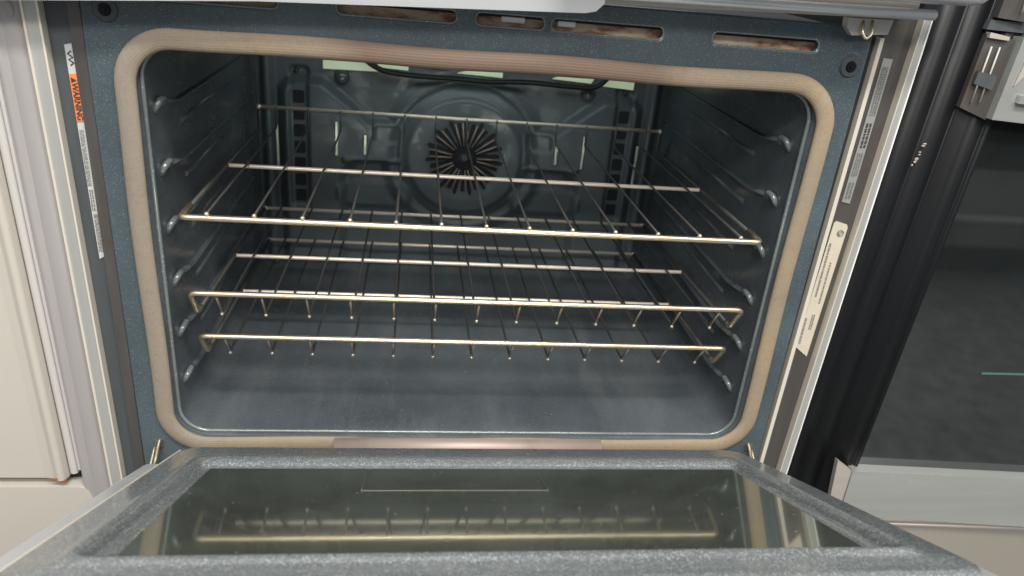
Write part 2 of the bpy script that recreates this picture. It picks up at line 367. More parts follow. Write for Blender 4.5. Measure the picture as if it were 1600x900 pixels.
# cavity liner: a smooth rounded tunnel
bm = bmesh.new()
prof = rrect(-0.288, 0.288, -0.2705, 0.1015, 0.026, 8)
rings = []
for y, ins in ((0.0012, -0.0045), (0.0045, -0.0012), (0.012, 0.0), (0.03, 0.001), (0.15, 0.002), (0.30, 0.003), (0.405, 0.004), (0.43, 0.007), (0.436, 0.018)):
    q = rrect(-0.288 + ins, 0.288 - ins, -0.2705 + ins, 0.1015 - ins, max(0.010, 0.026 - ins), 8)
    rings.append([bm.verts.new((x, y, z)) for x, z in q])
for A, B in zip(rings, rings[1:]):
    for k in range(len(A)):
        f = bm.faces.new((A[k], A[(k + 1) % len(A)], B[(k + 1) % len(A)], B[k])); f.smooth = True
f = bm.faces.new(rings[-1])
cav = bm_obj('cavity', bm, 'cavity', oven)
bm = bmesh.new(); sweep(bm, ring_path(0.2872, -0.2700, 0.1008, 0.027, 0.0075), 0.0019, 10, True); bm_obj('opening_lip', bm, 'knob', cav)
# insulation box around the tunnel so that nothing shines through
bm = bmesh.new()
add_box(bm, -0.322, -0.296, 0.006, 0.46, -0.318, 0.12); add_box(bm, 0.296, 0.320, 0.006, 0.46, -0.318, 0.12)
add_box(bm, -0.2955, 0.2955, 0.031, 0.46, 0.105, 0.158); add_box(bm, -0.2955, 0.2955, 0.006, 0.46, -0.318, -0.276); add_box(bm, -0.2955, 0.2955, 0.44, 0.46, -0.2755, 0.1045)
bm_obj('outer_shell', bm, 'gap', oven)

# embossed rack ledges on both side walls, and the knobs at their front ends
levels = [0.0500, -0.0055, -0.0600, -0.1140, -0.1680, -0.2205]
for s in (-1, 1):
    for i, z in enumerate(levels):
        bm = bmesh.new()
        wx = s * 0.2878
        sweep(bm, fillet([(wx, 0.058, z - 0.004), (wx, 0.085, z - 0.009), (wx, 0.38, z - 0.011), (wx, 0.40, z - 0.011)], 0.01), 0.0060, 12, ry=0.0024)
        bm_obj('rack_ledge', bm, 'cavity', cav)
        bm = bmesh.new()
        kx = s * 0.2835
        sweep(bm, fillet([(s * 0.2885, 0.030, z - 0.008), (kx, 0.033, z + 0.001), (kx, 0.046, z + 0.001), (s * 0.2885, 0.050, z - 0.008)], 0.004), 0.0030, 12)
        bm_obj('rack_knob', bm, 'knob', cav)
    for k, z in enumerate((0.020, -0.033, -0.087, -0.141, -0.195)):
        bm = bmesh.new(); sweep(bm, [(s * 0.2868, 0.10, z), (s * 0.2868, 0.34, z)], 0.0020, 8, ry=0.0030); bm_obj('rib', bm, 'cavity', cav)

bm = bmesh.new()
for k in range(60):
    x, y, r = random.uniform(-0.26, 0.26), random.uniform(0.02, 0.36), random.uniform(0.0004, 0.0013)
    q = bmesh.ops.create_icosphere(bm, subdivisions=1, radius=r, matrix=Matrix.Translation((x, y, -0.2682 + r * 0.3)))
cr = bm_obj('crumbs', bm, 'crumb', cav); cr['kind'] = 'stuff'
# back baffle: one pressed sheet with a round fan cover, stepped shoulders and vent columns
def sd_box(x, z, cx, cz, hx, hz, r):
    dx = abs(x - cx) - hx + r; dz = abs(z - cz) - hz + r
    return math.hypot(max(dx, 0), max(dz, 0)) + min(max(dx, dz), 0) - r
def sd_poly(x, z, poly):
    d = 1e9; ins = False; n = len(poly); j = n - 1
    for i in range(n):
        x0, z0 = poly[i]; x1, z1 = poly[j]
        ex, ez = x1 - x0, z1 - z0; wx, wz = x - x0, z - z0
        t = max(0, min(1, (wx * ex + wz * ez) / (ex * ex + ez * ez)))
        d = min(d, math.hypot(wx - ex * t, wz - ez * t))
        if (z0 > z) != (z1 > z) and x < (x1 - x0) * (z - z0) / (z1 - z0) + x0: ins = not ins
        j = i
    return -d if ins else d
def sm(d, wdt): t = max(0, min(1, 0.5 - d / wdt)); return t * t * (3 - 2 * t)
FX, FZ = 0.004, -0.087
shoulder = [(0.250, -0.255), (0.250, -0.008), (0.236, 0.006), (0.196, 0.006), (0.150, -0.030), (0.133, -0.046), (0.082, -0.046), (0.082, -0.098), (0.150, -0.102), (0.168, -0.120), (0.168, -0.255)]
def relief(x, z):
    ax = abs(x - 0.002); h = 0.0
    h += 0.016 * sm(sd_poly(ax, z, shoulder), 0.016)
    rr = math.hypot(x - FX, z - FZ)
    h = max(h, 0.012 * sm(rr - 0.112, 0.022))
    h = h * (1 - 0.75 * sm(abs(rr - 0.097) - 0.003, 0.020))
    h = max(h, 0.018 * sm(rr - 0.088, 0.022) * (1 - 0.25 * sm(rr - 0.05, 0.03)))
    h -= 0.006 * sm(sd_box(ax, z, 0.108, -0.062, 0.017, 0.012, 0.006), 0.006)      # pocket
    h += 0.006 * sm(sd_box(ax, z, 0.128, -0.099, 0.040, 0.0035, 0.003), 0.005)      # lip under the pocket
    h += 0.007 * sm(sd_box(ax, z, 0.124, -0.150, 0.050, 0.020, 0.02), 0.012)
    h += 0.010 * sm(sd_box(ax, z, 0.268, -0.08, 0.0065, 0.2, 0.006), 0.010)          # corner posts
    h -= 0.006 * sm(sd_box(ax, z, 0.2265, -0.075, 0.0125, 0.097, 0.006), 0.006)    # vent channel
    return h * 0.85
bm = bmesh.new(); nx, nz = 300, 200; X0, X1, Z0, Z1 = -0.281, 0.281, -0.262, 0.095
grid = [[bm.verts.new((X0 + (X1 - X0) * i / nx, 0.4255 - relief(X0 + (X1 - X0) * i / nx, Z0 + (Z1 - Z0) * j / nz), Z0 + (Z1 - Z0) * j / nz)) for i in range(nx + 1)] for j in range(nz + 1)]
for j in range(nz):
    for i in range(nx):
        f = bm.faces.new((grid[j][i], grid[j][i + 1], grid[j + 1][i + 1], grid[j + 1][i])); f.smooth = True
baf = bm_obj('back_baffle', bm, 'baffle', cav)
# fan slots: radial blades behind the cover
bm = bmesh.new(); nb = 30
for k in range(nb):
    a = 2 * math.pi * k / nb + 0.1; r0, r1 = 0.008, (0.054 if k % 2 else 0.049)
    d = Vector((math.cos(a), 0, math.sin(a))); t = Vector((-d.z, 0, d.x)); c0 = Vector((FX, 0.4095, FZ)); 
    q = [c0 + d * r0 + t * 0.0010, c0 + d * r1 + t * 0.0023, c0 + d * (r1 + .0015), c0 + d * r1 - t * 0.0023, c0 + d * r0 - t * 0.0010]
    a_ = [bm.verts.new(p) for p in q]; b2 = [bm.verts.new(p + Vector((0, 0.004, 0))) for p in q]
    bm.faces.new(a_); bm.faces.new(b2[::-1])
    for i in range(5): bm.faces.new((a_[i], b2[i], b2[(i + 1) % 5], a_[(i + 1) % 5]))
bm_obj('fan_slots', bm, 'slot', cav)
bm = bmesh.new()
for k in range(nb):
    if k % 3 == 0: continue
    a = 2 * math.pi * (k + 0.5) / nb + 0.1; d = Vector((math.cos(a), 0, math.sin(a)))
    c0 = Vector((FX, 0.4082, FZ)); sweep(bm, [c0 + d * 0.018, c0 + d * 0.050], 0.0011, 6)
bm_obj('fan_grille', bm, 'rail', cav)
bm = bmesh.new(); bmesh.ops.create_cone(bm, cap_ends=True, segments=24, radius1=0.006, radius2=0.004, depth=0.003, matrix=Matrix.Translation((FX, 0.4085, FZ)) @ Matrix.Rotation(math.pi / 2, 4, 'X'))
bm_obj('fan_hub', bm, 'channel', cav)
for s in (-1, 1):
    for k in range(7):
        z = -0.0165 - 0.0232 * k
        prism('vent_hole', rrect(s * 0.2265 + 0.002 - 0.0075, s * 0.2265 + 0.002 + 0.0075, z - 0.0085, z + 0.0085, 0.002, 3), 0.4160, 0.4235, 'slot', cav)
    # pale strips painted in for the glints along the sheet's bends
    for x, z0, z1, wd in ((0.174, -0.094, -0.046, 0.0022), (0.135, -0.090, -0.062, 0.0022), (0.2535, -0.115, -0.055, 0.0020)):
        box('painted_glint', s * x - wd, s * x + wd, 0.4085, 0.4110, z0, z1, 'glintsteel', cav, 0.0008)
    sphere('lamp_dome', (s * 0.1705 + 0.003, 0.4215, 0.0120), 0.0105, 'cavity', cav, (1, 0.8, 1))
    sphere('screw', (s * 0.228, 0.4265, 0.0162), 0.0035, 'rod', cav)
    sphere('screw', (s * 0.0955 + 0.003, 0.4185, -0.150), 0.0028, 'rod', cav)
# lit lens pieces high on the back wall with the dark element looping in front of them
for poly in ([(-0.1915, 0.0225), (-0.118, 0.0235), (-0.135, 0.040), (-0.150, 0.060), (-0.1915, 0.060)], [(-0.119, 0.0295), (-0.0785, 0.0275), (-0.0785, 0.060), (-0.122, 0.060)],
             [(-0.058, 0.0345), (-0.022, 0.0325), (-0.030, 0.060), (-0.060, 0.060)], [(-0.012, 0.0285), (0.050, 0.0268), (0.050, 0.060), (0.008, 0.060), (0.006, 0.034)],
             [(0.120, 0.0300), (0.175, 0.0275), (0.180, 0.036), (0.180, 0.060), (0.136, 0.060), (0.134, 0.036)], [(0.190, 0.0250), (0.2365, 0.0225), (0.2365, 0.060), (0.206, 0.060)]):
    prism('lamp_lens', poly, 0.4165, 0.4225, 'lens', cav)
wire('broil_element', [(-0.155, 0.40, 0.09), (-0.150, 0.402, 0.052), (-0.118, 0.402, 0.027), (-0.070, 0.402, 0.0235), (-0.015, 0.402, 0.0240), (0.030, 0.402, 0.0225), (0.085, 0.402, 0.0260), (0.130, 0.402, 0.0240), (0.180, 0.402, 0.0235), (0.200, 0.402, 0.045), (0.205, 0.40, 0.09)], 0.0036, M['black'], cav, 0.02, 12)
adoptees = []

# ---- side channels and trims (each leans slightly, as fitted)
def quad(xt0, xt1, xb0, xb1, zt=0.175, zb=-0.335): return [(xb0, zb), (xb1, zb), (xt1, zt), (xt0, zt)]
prism('side_trim', quad(-0.3640, -0.3528, -0.3555, -0.3448), -0.004, 0.03, 'steel', oven, 0.0012)
prism('side_trim', quad(0.3622, 0.3692, 0.3492, 0.3575), -0.004, 0.03, 'steel', oven, 0.0012)
prism('edge_bead', quad(-0.3656, -0.3638, -0.3572, -0.3554), -0.0052, 0.03, 'bead', oven, 0.0006)
prism('edge_bead', quad(-0.3542, -0.3526, -0.3462, -0.3446), -0.0052, 0.03, 'bead', oven, 0.0006)
prism('edge_bead', quad(0.3684, 0.3696, 0.3569, 0.3580), -0.0052, 0.03, 'ceramic', oven, 0.0005)
prism('edge_bead', quad(0.3618, 0.3627, 0.3488, 0.3497), -0.0048, 0.03, 'bead', oven, 0.0006)
prism('side_channel', quad(-0.3526, -0.3340, -0.3446, -0.3338), 0.004, 0.02, 'channel', oven)
prism('side_channel', quad(-0.3338, -0.3247, -0.3336, -0.3247), 0.001, 0.02, 'channel_brown', oven, 0.0012)
prism('side_channel', quad(0.3337, 0.3620, 0.3300, 0.3490), 0.004, 0.02, 'channel_brown', oven)
prism('edge_bead', quad(0.3292, 0.3330, 0.3248, 0.3290, 0.152, -0.33), -0.001, 0.01, 'bead', oven, 0.001)
prism('shadow_groove', quad(0.3226, 0.3290, 0.3226, 0.3246, 0.158, -0.33), 0.006, 0.012, 'gap', oven)

# ---- header trims and the control panel above
prism('header_trim', [(-0.40, 0.128), (-0.187, 0.1438), (0.062, 0.1546), (0.0705, 0.1566), (0.0765, 0.1627), (0.0765, 0.20), (-0.40, 0.20)], -0.030, -0.012, 'steel_h', oven, 0.0015)
prism('header_rail', [(0.0768, 0.1618), (0.345, 0.1700), (0.345, 0.20), (0.0768, 0.20)], -0.018, 0.0, 'steel_warm', oven, 0.0012)
prism('header_clip', [(0.291, 0.1592), (0.297, 0.153), (0.329, 0.1560), (0.331, 0.168), (0.290, 0.167)], -0.010, -0.0015, 'steel', oven, 0.0012)
wire('latch_loop', fillet([(0.304, -0.010, 0.165), (0.303, -0.015, 0.156), (0.307, -0.016, 0.151), (0.312, -0.015, 0.156), (0.312, -0.010, 0.166)], 0.004), 0.0013, M['chrome'], oven, 0, 8)
bm = bmesh.new(); sweep(bm, fillet([(0.06, -0.028, 0.1695), (0.10, -0.031, 0.1705), (0.352, -0.031, 0.1755)], 0.01), 0.0042, 14); bm_obj('panel_lip', bm, 'lipsteel', oven)
bm = bmesh.new(); sweep(bm, [(0.04, -0.040, 0.1905), (0.20, -0.046, 0.1930), (0.364, -0.046, 0.1975), (0.372, -0.044, 0.1985)], 0.0125, 20, ry=0.016); bm_obj('control_panel', bm, 'lipsteel', oven)

# ---- labels on the side channels
def lean(poly_top, poly_bot, ztop, zbot): pass
lab = prism('warning_label', [(-0.3408, 0.0970), (-0.3352, 0.0985), (-0.3330, -0.0815), (-0.3385, -0.0850)], 0.0030, 0.0038, 'lab_white', oven, 0, 'narrow white and orange warning label')
org = prism('orange_band', [(-0.3404, 0.0745), (-0.3347, 0.0755), (-0.3342, 0.0372), (-0.3397, 0.0365)], 0.0024, 0.0029, 'lab_orange', lab)
def vtext(s, size, x, z, ang, mat, parent, y, bold=0.0):
    m4 = Matrix.Translation((x, y, z)) @ Matrix.Rotation(R_(90), 4, 'X') @ Matrix.Rotation(R_(ang), 4, 'Z')
    return text_mesh('lettering', s, size, mat, parent, m4, bold)
t1 = vtext('WARNING', 0.0062, -0.3371, 0.0530, -89, 'ink', lab, 0.0021, 0.00012)
prism('warning_triangle', [(-0.3392, 0.0722), (-0.3392, 0.0680), (-0.3352, 0.0701)], 0.0019, 0.0023, 'ink', lab)
bm = bmesh.new(); sweep(bm, [(-0.3365, 0.0028, 0.0925), (-0.3392, 0.0028, 0.0905), (-0.3358, 0.0028, 0.0878), (-0.3388, 0.0028, 0.0860), (-0.3356, 0.0028, 0.0835), (-0.3380, 0.0028, 0.0815)], 0.0006, 6)
bm_obj('shock_symbol', bm, 'ink', lab)
def scribble(parent, x0, x1, z0, z1, cols, mat, y, h=0.0016):       # rows of small print running down the label
    bm = bmesh.new()
    for c in range(cols):
        x = x0 + (x1 - x0) * (c + 0.5) / cols; z = z1
        while z > z0:
            l = random.uniform(0.0012, 0.0045)
            add_box(bm, x - (x1 - x0) / cols * 0.30, x + (x1 - x0) / cols * 0.30, y, y + 0.0003, max(z0, z - l), z); z -= l + random.uniform(0.0005, 0.0011)
    return bm_obj('small_print', bm, mat, parent)
scribble(lab, -0.3392, -0.3358, -0.018, 0.030, 3, 'ink_soft', 0.0026)
scribble(lab, -0.3388, -0.3354, -0.040, -0.021, 2, 'ink_soft', 0.0026)
scribble(lab, -0.3380, -0.3345, -0.078, -0.043, 4, 'ink_soft', 0.0026)

g1 = prism('data_label', [(0.3395, 0.1355), (0.3485, 0.1350), (0.3465, 0.0010), (0.3380, 0.0025)], 0.0030, 0.0038, 'lab_grey', oven, 0.0003, 'long dim grey label')
scribble(g1, 0.3405, 0.3468, 0.085, 0.128, 3, 'ink_label', 0.0026); scribble(g1, 0.3400, 0.3465, 0.055, 0.078, 2, 'ink', 0.0026)
scribble(g1, 0.3395, 0.3460, 0.028, 0.050, 3, 'ink_label', 0.0026); scribble(g1, 0.3395, 0.3455, 0.006, 0.022, 2, 'ink_label', 0.0026)
g2 = prism('rating_label', [(0.3362, -0.0195), (0.3382, -0.0170), (0.3500, -0.0200), (0.3516, -0.0230), (0.3472, -0.1670), (0.3322, -0.1560)], 0.0030, 0.0038, 'lab_cream', oven, 0.0003, 'cream rating label with small print')
scribble(g2, 0.3368, 0.3400, -0.098, -0.040, 1, 'ink_soft', 0.0026); scribble(g2, 0.3428, 0.3455, -0.105, -0.060, 1, 'ink_soft', 0.0026)
scribble(g2, 0.3335, 0.3362, -0.152, -0.122, 2, 'ink_soft', 0.0026); scribble(g2, 0.3400, 0.3440, -0.135, -0.118, 2, 'ink_soft', 0.0026)
bm = bmesh.new(); sweep(bm, [(0.3455 + 0.003 * math.cos(a), 0.0027, -0.0290 + 0.003 * math.sin(a)) for a in [2 * math.pi * k / 20 for k in range(20)]], 0.0005, 6, True)
sweep(bm, [(0.3440, 0.0027, -0.0280), (0.3440, 0.0027, -0.030), (0.3455, 0.0027, -0.0308), (0.3457, 0.0027, -0.0275), (0.3470, 0.0027, -0.0285)], 0.0004, 6)
bm_obj('approval_mark', bm, 'ink_soft', g2)

# ---- the open door
TH = 0.4492; dO = Vector((0, -0.0464, -0.2489)); dv = Vector((0, -math.cos(TH), math.sin(TH))); dn = Vector((0, math.sin(TH), math.cos(TH)))
DM = Matrix(((1, 0, 0, 0), (0, dv.y, dn.y, dO.y), (0, dv.z, dn.z, dO.z), (0, 0, 0, 1)))    # local (x, t, n) -> world
def to_door(o): o.data.transform(DM); return o
door = link('oven_door', bpy.data.meshes.new('oven_door'), 'door', oven)
def loft(bm, loops_, close_last=False):
    rr = [[bm.verts.new(p) for p in lp] for lp in loops_]
    for A, B in zip(rr, rr[1:]):
        for k in range(len(A)):
            f = bm.faces.new((A[k], A[(k + 1) % len(A)], B[(k + 1) % len(A)], B[k])); f.smooth = True
    if close_last: bm.faces.new(rr[-1])
    return rr
def dl(x0, x1, t0, t1, r, n_): return [(x, t, n_) for x, t in rrect(x0, x1, t0, t1, r, 6)]
bm = bmesh.new()
loft(bm, [dl(-0.268, 0.268, 0.004, 0.352, 0.020, -0.0148), dl(-0.268, 0.268, 0.003, 0.3505, 0.020, -0.004), dl(-0.2672, 0.2672, 0.0038, 0.349, 0.020, -0.001),
          dl(-0.265, 0.265, 0.006, 0.3415, 0.019, 0.0), dl(-0.250, 0.250, 0.040, 0.323, 0.014, 0.0), dl(-0.2465, 0.2465, 0.046, 0.3200, 0.012, 0.0016), dl(-0.243, 0.243, 0.052, 0.3170, 0.012, 0.0034),
          dl(-0.2395, 0.2395, 0.060, 0.3140, 0.012, 0.0037), dl(-0.2365, 0.2365, 0.0665, 0.3120, 0.011, 0.0026), dl(-0.2348, 0.2348, 0.0702, 0.3108, 0.010, 0.0006), dl(-0.2338, 0.2338, 0.0718, 0.3102, 0.010, -0.0016), dl(-0.2332, 0.2332, 0.0727, 0.3098, 0.010, -0.0030),
          dl(-0.2290, 0.2290, 0.0800, 0.3088, 0.009, -0.0034), dl(-0.2228, 0.2228, 0.0930, 0.3078, 0.006, -0.0042), dl(-0.2226, 0.2226, 0.0932, 0.3077, 0.006, -0.0080)])
bmesh.ops.recalc_face_normals(bm, faces=bm.faces)
me = bpy.data.meshes.new('oven_door'); bm.to_mesh(me); bm.free(); me.materials.append(M['door']); me.transform(DM); door.data = me
bm = bmesh.new(); add_box(bm, -0.2222, 0.2222, 0.0938, 0.312, -0.0060, 0.0)
for v in bm.verts: v.co.z += 0.0020 - 0.020 * v.co.y
to_door(bm_obj('window_glass', bm, 'glass', door))
bm = bmesh.new(); add_box(bm, -0.302, 0.302, 0.004, 0.375, -0.050, -0.0152); to_door(bm_obj('outer_skin', bm, 'steel_h', door, bevel=0.004))
bm = bmesh.new(); add_box(bm, -0.2700, -0.2684, 0.010, 0.345, -0.0150, -0.0016); to_door(bm_obj('liner_edge', bm, 'bead', door, bevel=0.0005))
box_ = bmesh.new(); add_box(box_, -0.28, 0.28, 0.372, 0.385, -0.085, -0.072); to_door(bm_obj('door_handle', box_, 'steel_h', door, bevel=0.004))
bm = bmesh.new()  # outline of a reflection in the glass, drawn as thin coloured strips
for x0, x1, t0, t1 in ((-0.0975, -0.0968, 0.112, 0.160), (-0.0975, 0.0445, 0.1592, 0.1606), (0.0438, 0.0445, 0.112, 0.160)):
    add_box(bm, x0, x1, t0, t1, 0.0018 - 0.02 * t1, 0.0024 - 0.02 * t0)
to_door(bm_obj('painted_reflection', bm, 'reflectline', door))
# hinges
for s in (-1, 1):
    bm = bmesh.new()
    sweep(bm, fillet([(s * 0.3065, 0.003, -0.275), (s * 0.307, -0.004, -0.280), (s * 0.3085, -0.012, -0.292), (s * 0.309, -0.03, -0.300)], 0.005), 0.0020, 8)
    sweep(bm, fillet([(s * 0.3115, 0.002, -0.282), (s * 0.3125, -0.008, -0.291), (s * 0.3130, -0.025, -0.303)], 0.005), 0.0018, 8)
    add_box(bm, s * 0.3075 - 0.0038, s * 0.3075 + 0.0038, -0.002, 0.001, -0.284, -0.2765)
    bm_obj('hinge', bm, 'brass', door)

# bring every part of the oven under its Empty (world -> local)
def settle(root):
    inv = Matrix.Translation(-Vector(root.location))
    seen = set()
    for ch in bpy.data.objects:
        p = ch
        while p.parent: p = p.parent
        if p is root and ch is not root and ch.type == 'MESH' and ch.data.name not in seen:
            seen.add(ch.data.name); ch.data.transform(inv)
settle(oven)

# ================================================================== RACKS
def make_rack(name, label, kind, yf, zf, ylow, zlow, ym, zm, yb, zb, zup):
    t = thing(name, label, 'oven rack', (0, (yf + yb) / 2, zlow if kind else zf), 'wire racks inside the oven')
    w_ = 0.2655; n = 13; hw = 0.2435
    zr = lambda y: (zlow if kind else zf) + (zm - (zlow if kind else zf)) * (y - ylow) / (ym - ylow)
    if kind:
        wire('front_bar', [(-w_, ylow + 0.012, zlow), (-w_, ylow, zlow), (-w_, yf, zf), (w_, yf, zf), (w_, ylow, zlow), (w_, ylow + 0.012, zlow)], 0.0026, M['chrome'], t, 0.007, 12)
    else:
        wire('front_bar', [(-w_, yf + 0.03, zf), (-w_, yf, zf), (w_, yf, zf), (w_, yf + 0.03, zf)], 0.0029, M['chrome'], t, 0.006, 12)
    y0 = ylow + 0.012 if kind else yf + 0.03
    for s in (-1, 1):
        pts = [(s * w_, y0, zr(y0)), (s * w_, yb, zb)]
        if zup > 0.002: pts.append((s * w_, yb + 0.001, zb + zup))
        wire('side_bar', pts, 0.0023, M['rod'], t, 0.004)
    wire('middle_bar', [(-w_, ym + 0.006, zm), (-w_, ym, zm), (w_, ym, zm), (w_, ym + 0.006, zm)], 0.0023, M['bar'], t, 0.004)
    wire('back_bar', [(-w_, yb, zb + zup), (w_, yb, zb + zup)], 0.0024, M['bar'], t)
    for s in (-1, 1): sphere('bar_end', (s * w_, yb - 0.001, zb + zup), 0.0036, 'tipglint', t)
    for i in range(n):
        x = -hw + 2 * hw * i / (n - 1) + random.uniform(-0.0006, 0.0006)
        lift = 0.0035
        if kind:
            pts = [(x, yf, zf), (x, ylow + 0.002, zlow + 0.0005), (x, ym, zm + lift), (x, yb - 0.002, zb + lift)]
        else:
            pts = [(x, yf - 0.0015, zf + 0.0045), (x, ym, zm + lift + 0.0005), (x, yb - 0.004, zb + lift)]
        if zup > 0.002: pts.append((x, yb - 0.004, zb + zup + 0.002))
        r = wire('rod', pts, 0.0012, M['rod'], t, 0.004, 8)
        if kind: wire('rod_lit_end', [(x, yf + 0.001, zf - 0.001), (x, ylow, zlow)], 0.00115, M['rodlit'], r, 0, 8)  # lighter wire laid over the rod's front drop, light put into colour
        if kind: sphere('rod_tip_glint', (x, ylow - 0.0005, zlow - 0.0008), 0.0019, 'tipglint', r)  # pale bead painted in for the glint where the rod bends
        else: sphere('rod_tip_glint', (x, yf - 0.0012, zf + 0.0042), 0.0021, 'tipglint', r)
    settle(t)
    return t
make_rack('oven_rack', 'topmost wire oven rack, flat at the front with an upturned back bar', 0, 0.0, -0.0410, 0.0, -0.0410, 0.174, -0.0448, 0.3555, -0.0480, 0.028)
make_rack('oven_rack', 'middle wire oven rack with a raised front bar, between the other two racks', 1, 0.0035, -0.1157, 0.0225, -0.1450, 0.180, -0.1524, 0.3652, -0.1600, 0.0)
make_rack('oven_rack', 'lowest wire oven rack with a raised front bar, just above the oven floor', 1, 0.0215, -0.1700, 0.0420, -0.1985, 0.2000, -0.2070, 0.3868, -0.2144, 0.0)

# ================================================================== LEFT NEIGHBOUR: white appliance
wa = thing('white_appliance', 'cream white appliance with grey side column, left of the open oven', 'appliance', (-0.6, 0.1, -0.75))
def vprofile(name, secs, z0, z1, lean_, mat, parent):      # vertical extrusion of an (x, y) profile; lean_ = dx per metre of height
    bm = bmesh.new(); cols = []
    for z in (z0, z1): cols.append([bm.verts.new((x + lean_ * z, y, z)) for x, y in secs])
    n = len(secs)
    for k in range(n):
        f = bm.faces.new((cols[0][k], cols[0][(k + 1) % n], cols[1][(k + 1) % n], cols[1][k])); f.smooth = name == 'ribbed_side'
    bm.faces.new(cols[0][::-1]); bm.faces.new(cols[1])
    return bm_obj(name, bm, mat, parent)
def arc(cx, cy, r, a0, a1, n, ry=None): return [(cx + r * math.cos(R_(a0 + (a1 - a0) * k / n)), cy + (ry or r) * math.sin(R_(a0 + (a1 - a0) * k / n))) for k in range(n + 1)]
LE = -0.018
# door: flat white front whose right edge rolls back
o = vprofile('upper_door', [(-0.95, 0.05), (-0.95, 0.0), (-0.425, 0.0)] + [(-0.4165, -0.0012), (-0.4120, -0.0035)] + arc(-0.4095, -0.001, 0.0045, 240, 350, 8) + [(-0.4035, 0.003), (-0.4030, 0.05)], -0.3235, 0.5, LE, 'white', wa)
o = vprofile('door_edge', [(-0.4026, 0.05), (-0.4026, 0.004)] + arc(-0.3985, 0.004, 0.004, 180, 360, 8) + [(-0.3945, 0.05)], -0.319, 0.5, LE, 'whiteedge', wa)
o = vprofile('door_edge', [(-0.3940, 0.05), (-0.3940, 0.002)] + arc(-0.3918, 0.002, 0.0022, 180, 360, 6) + [(-0.3896, 0.05)], -0.314, 0.5, LE, 'whiteedge', wa)
o = vprofile('side_column', [(-0.3890, 0.06), (-0.3890, 0.000)] + arc(-0.3852, 0.000, 0.0038, 180, 300, 8) + [(-0.3815, -0.0022)] + arc(-0.3745, 0.012, 0.0155, 250, 330, 24, 0.0145) + [(-0.3592, 0.012), (-0.3592, 0.06)], -0.75, 0.5, -0.014, 'band', wa)
bm = bmesh.new()
add_prism(bm, [(-0.95, -0.70), (-0.3765, -0.70), (-0.3765, -0.345), (-0.3785, -0.3375), (-0.3830, -0.3335), (-0.3880, -0.3322), (-0.95, -0.3322)], -0.004, 0.05)
bm_obj('drawer', bm, 'white', wa, bevel=0.004, seg=3)
box('door_gap', -0.95, -0.392, 0.012, 0.05, -0.3345, -0.322, 'gap', wa)
prism('rust_stain', [(-0.414, -0.3228), (-0.4085, -0.3215), (-0.402, -0.3218), (-0.3985, -0.3232), (-0.3985, -0.3262), (-0.403, -0.3272), (-0.4085, -0.3248)], -0.0042, -0.0030, 'rust', wa)
sphere('screw_cover', (-0.3745, -0.001, 0.1220), 0.0055, 'band', wa, (0.7, 0.5, 1.6))
box('body', -0.95, -0.377, 0.0605, 0.60, -0.75, 0.5, 'whiteedge', wa)
settle(wa)

# ================================================================== RIGHT NEIGHBOUR: black range
br = thing('black_range', 'black range with dark glass oven door and silver trim, right of the open oven', 'range', (0.7, 0.1, -0.75))
# grooved black side next to the steel trim
secs = [(0.3745, 0.05)]
x = 0.3745
for k, (wd, y) in enumerate(((0.022, 0.009), (0.0025, 0.0096), (0.020, 0.0075), (0.0025, 0.0083), (0.013, 0.005), (0.003, 0.0030), (0.011, 0.0015), (0.0025, 0.0030), (0.0035, 0.0))):
    secs += [(x, y), (x + wd, y - 0.001)]; x += wd + 0.0003
secs += [(x, 0.05)]
RL = 0.044
vprofile('ribbed_side', secs, -0.75, 0.5, RL, 'black', br)
bm = bmesh.new(); add_prism(bm, [(0.4352, -0.3090), (0.90, -0.345), (0.90, 0.135), (0.4535, 0.1150), (0.4535, 0.090)], 0.004, 0.03)
dg = bm_obj('oven_door_glass', bm, 'darkglass', br)
box('teal_line', 0.555, 0.80, 0.0030, 0.0045, -0.1845, -0.1825, 'teal', br); box('teal_line', 0.585, 0.80, 0.0030, 0.0045, -0.0985, -0.0970, 'teal', br)
# lower silver rail, its end cap, a moulding and the drawer
bm = bmesh.new(); add_prism(bm, [(0.4330, -0.3060), (0.95, -0.3330), (0.95, -0.41), (0.4345, -0.3700)], -0.010, 0.010)
bm_obj('door_bottom_rail', bm, 'silverface', br, bevel=0.0018)
bm = bmesh.new()
add_prism(bm, [(0.4120, -0.2925), (0.4326, -0.3070), (0.4338, -0.3680), (0.4185, -0.3585)], -0.0085, -0.002)
bm_obj('rail_end', bm, 'steel_warm', br)
for k, (dz, r) in enumerate(((0.0, 0.0036), (-0.0075, 0.0034), (-0.0140, 0.0028))):
    wire('moulding', [(0.44, 0.004, -0.3770 + dz), (0.95, 0.004, -0.4030 + dz)], r, M['steel_warm'], br, 0, 12)
prism('drawer', [(0.40, -0.3925), (0.95, -0.418), (0.95, -0.75), (0.40, -0.75)], 0.004, 0.03, 'beige', br)
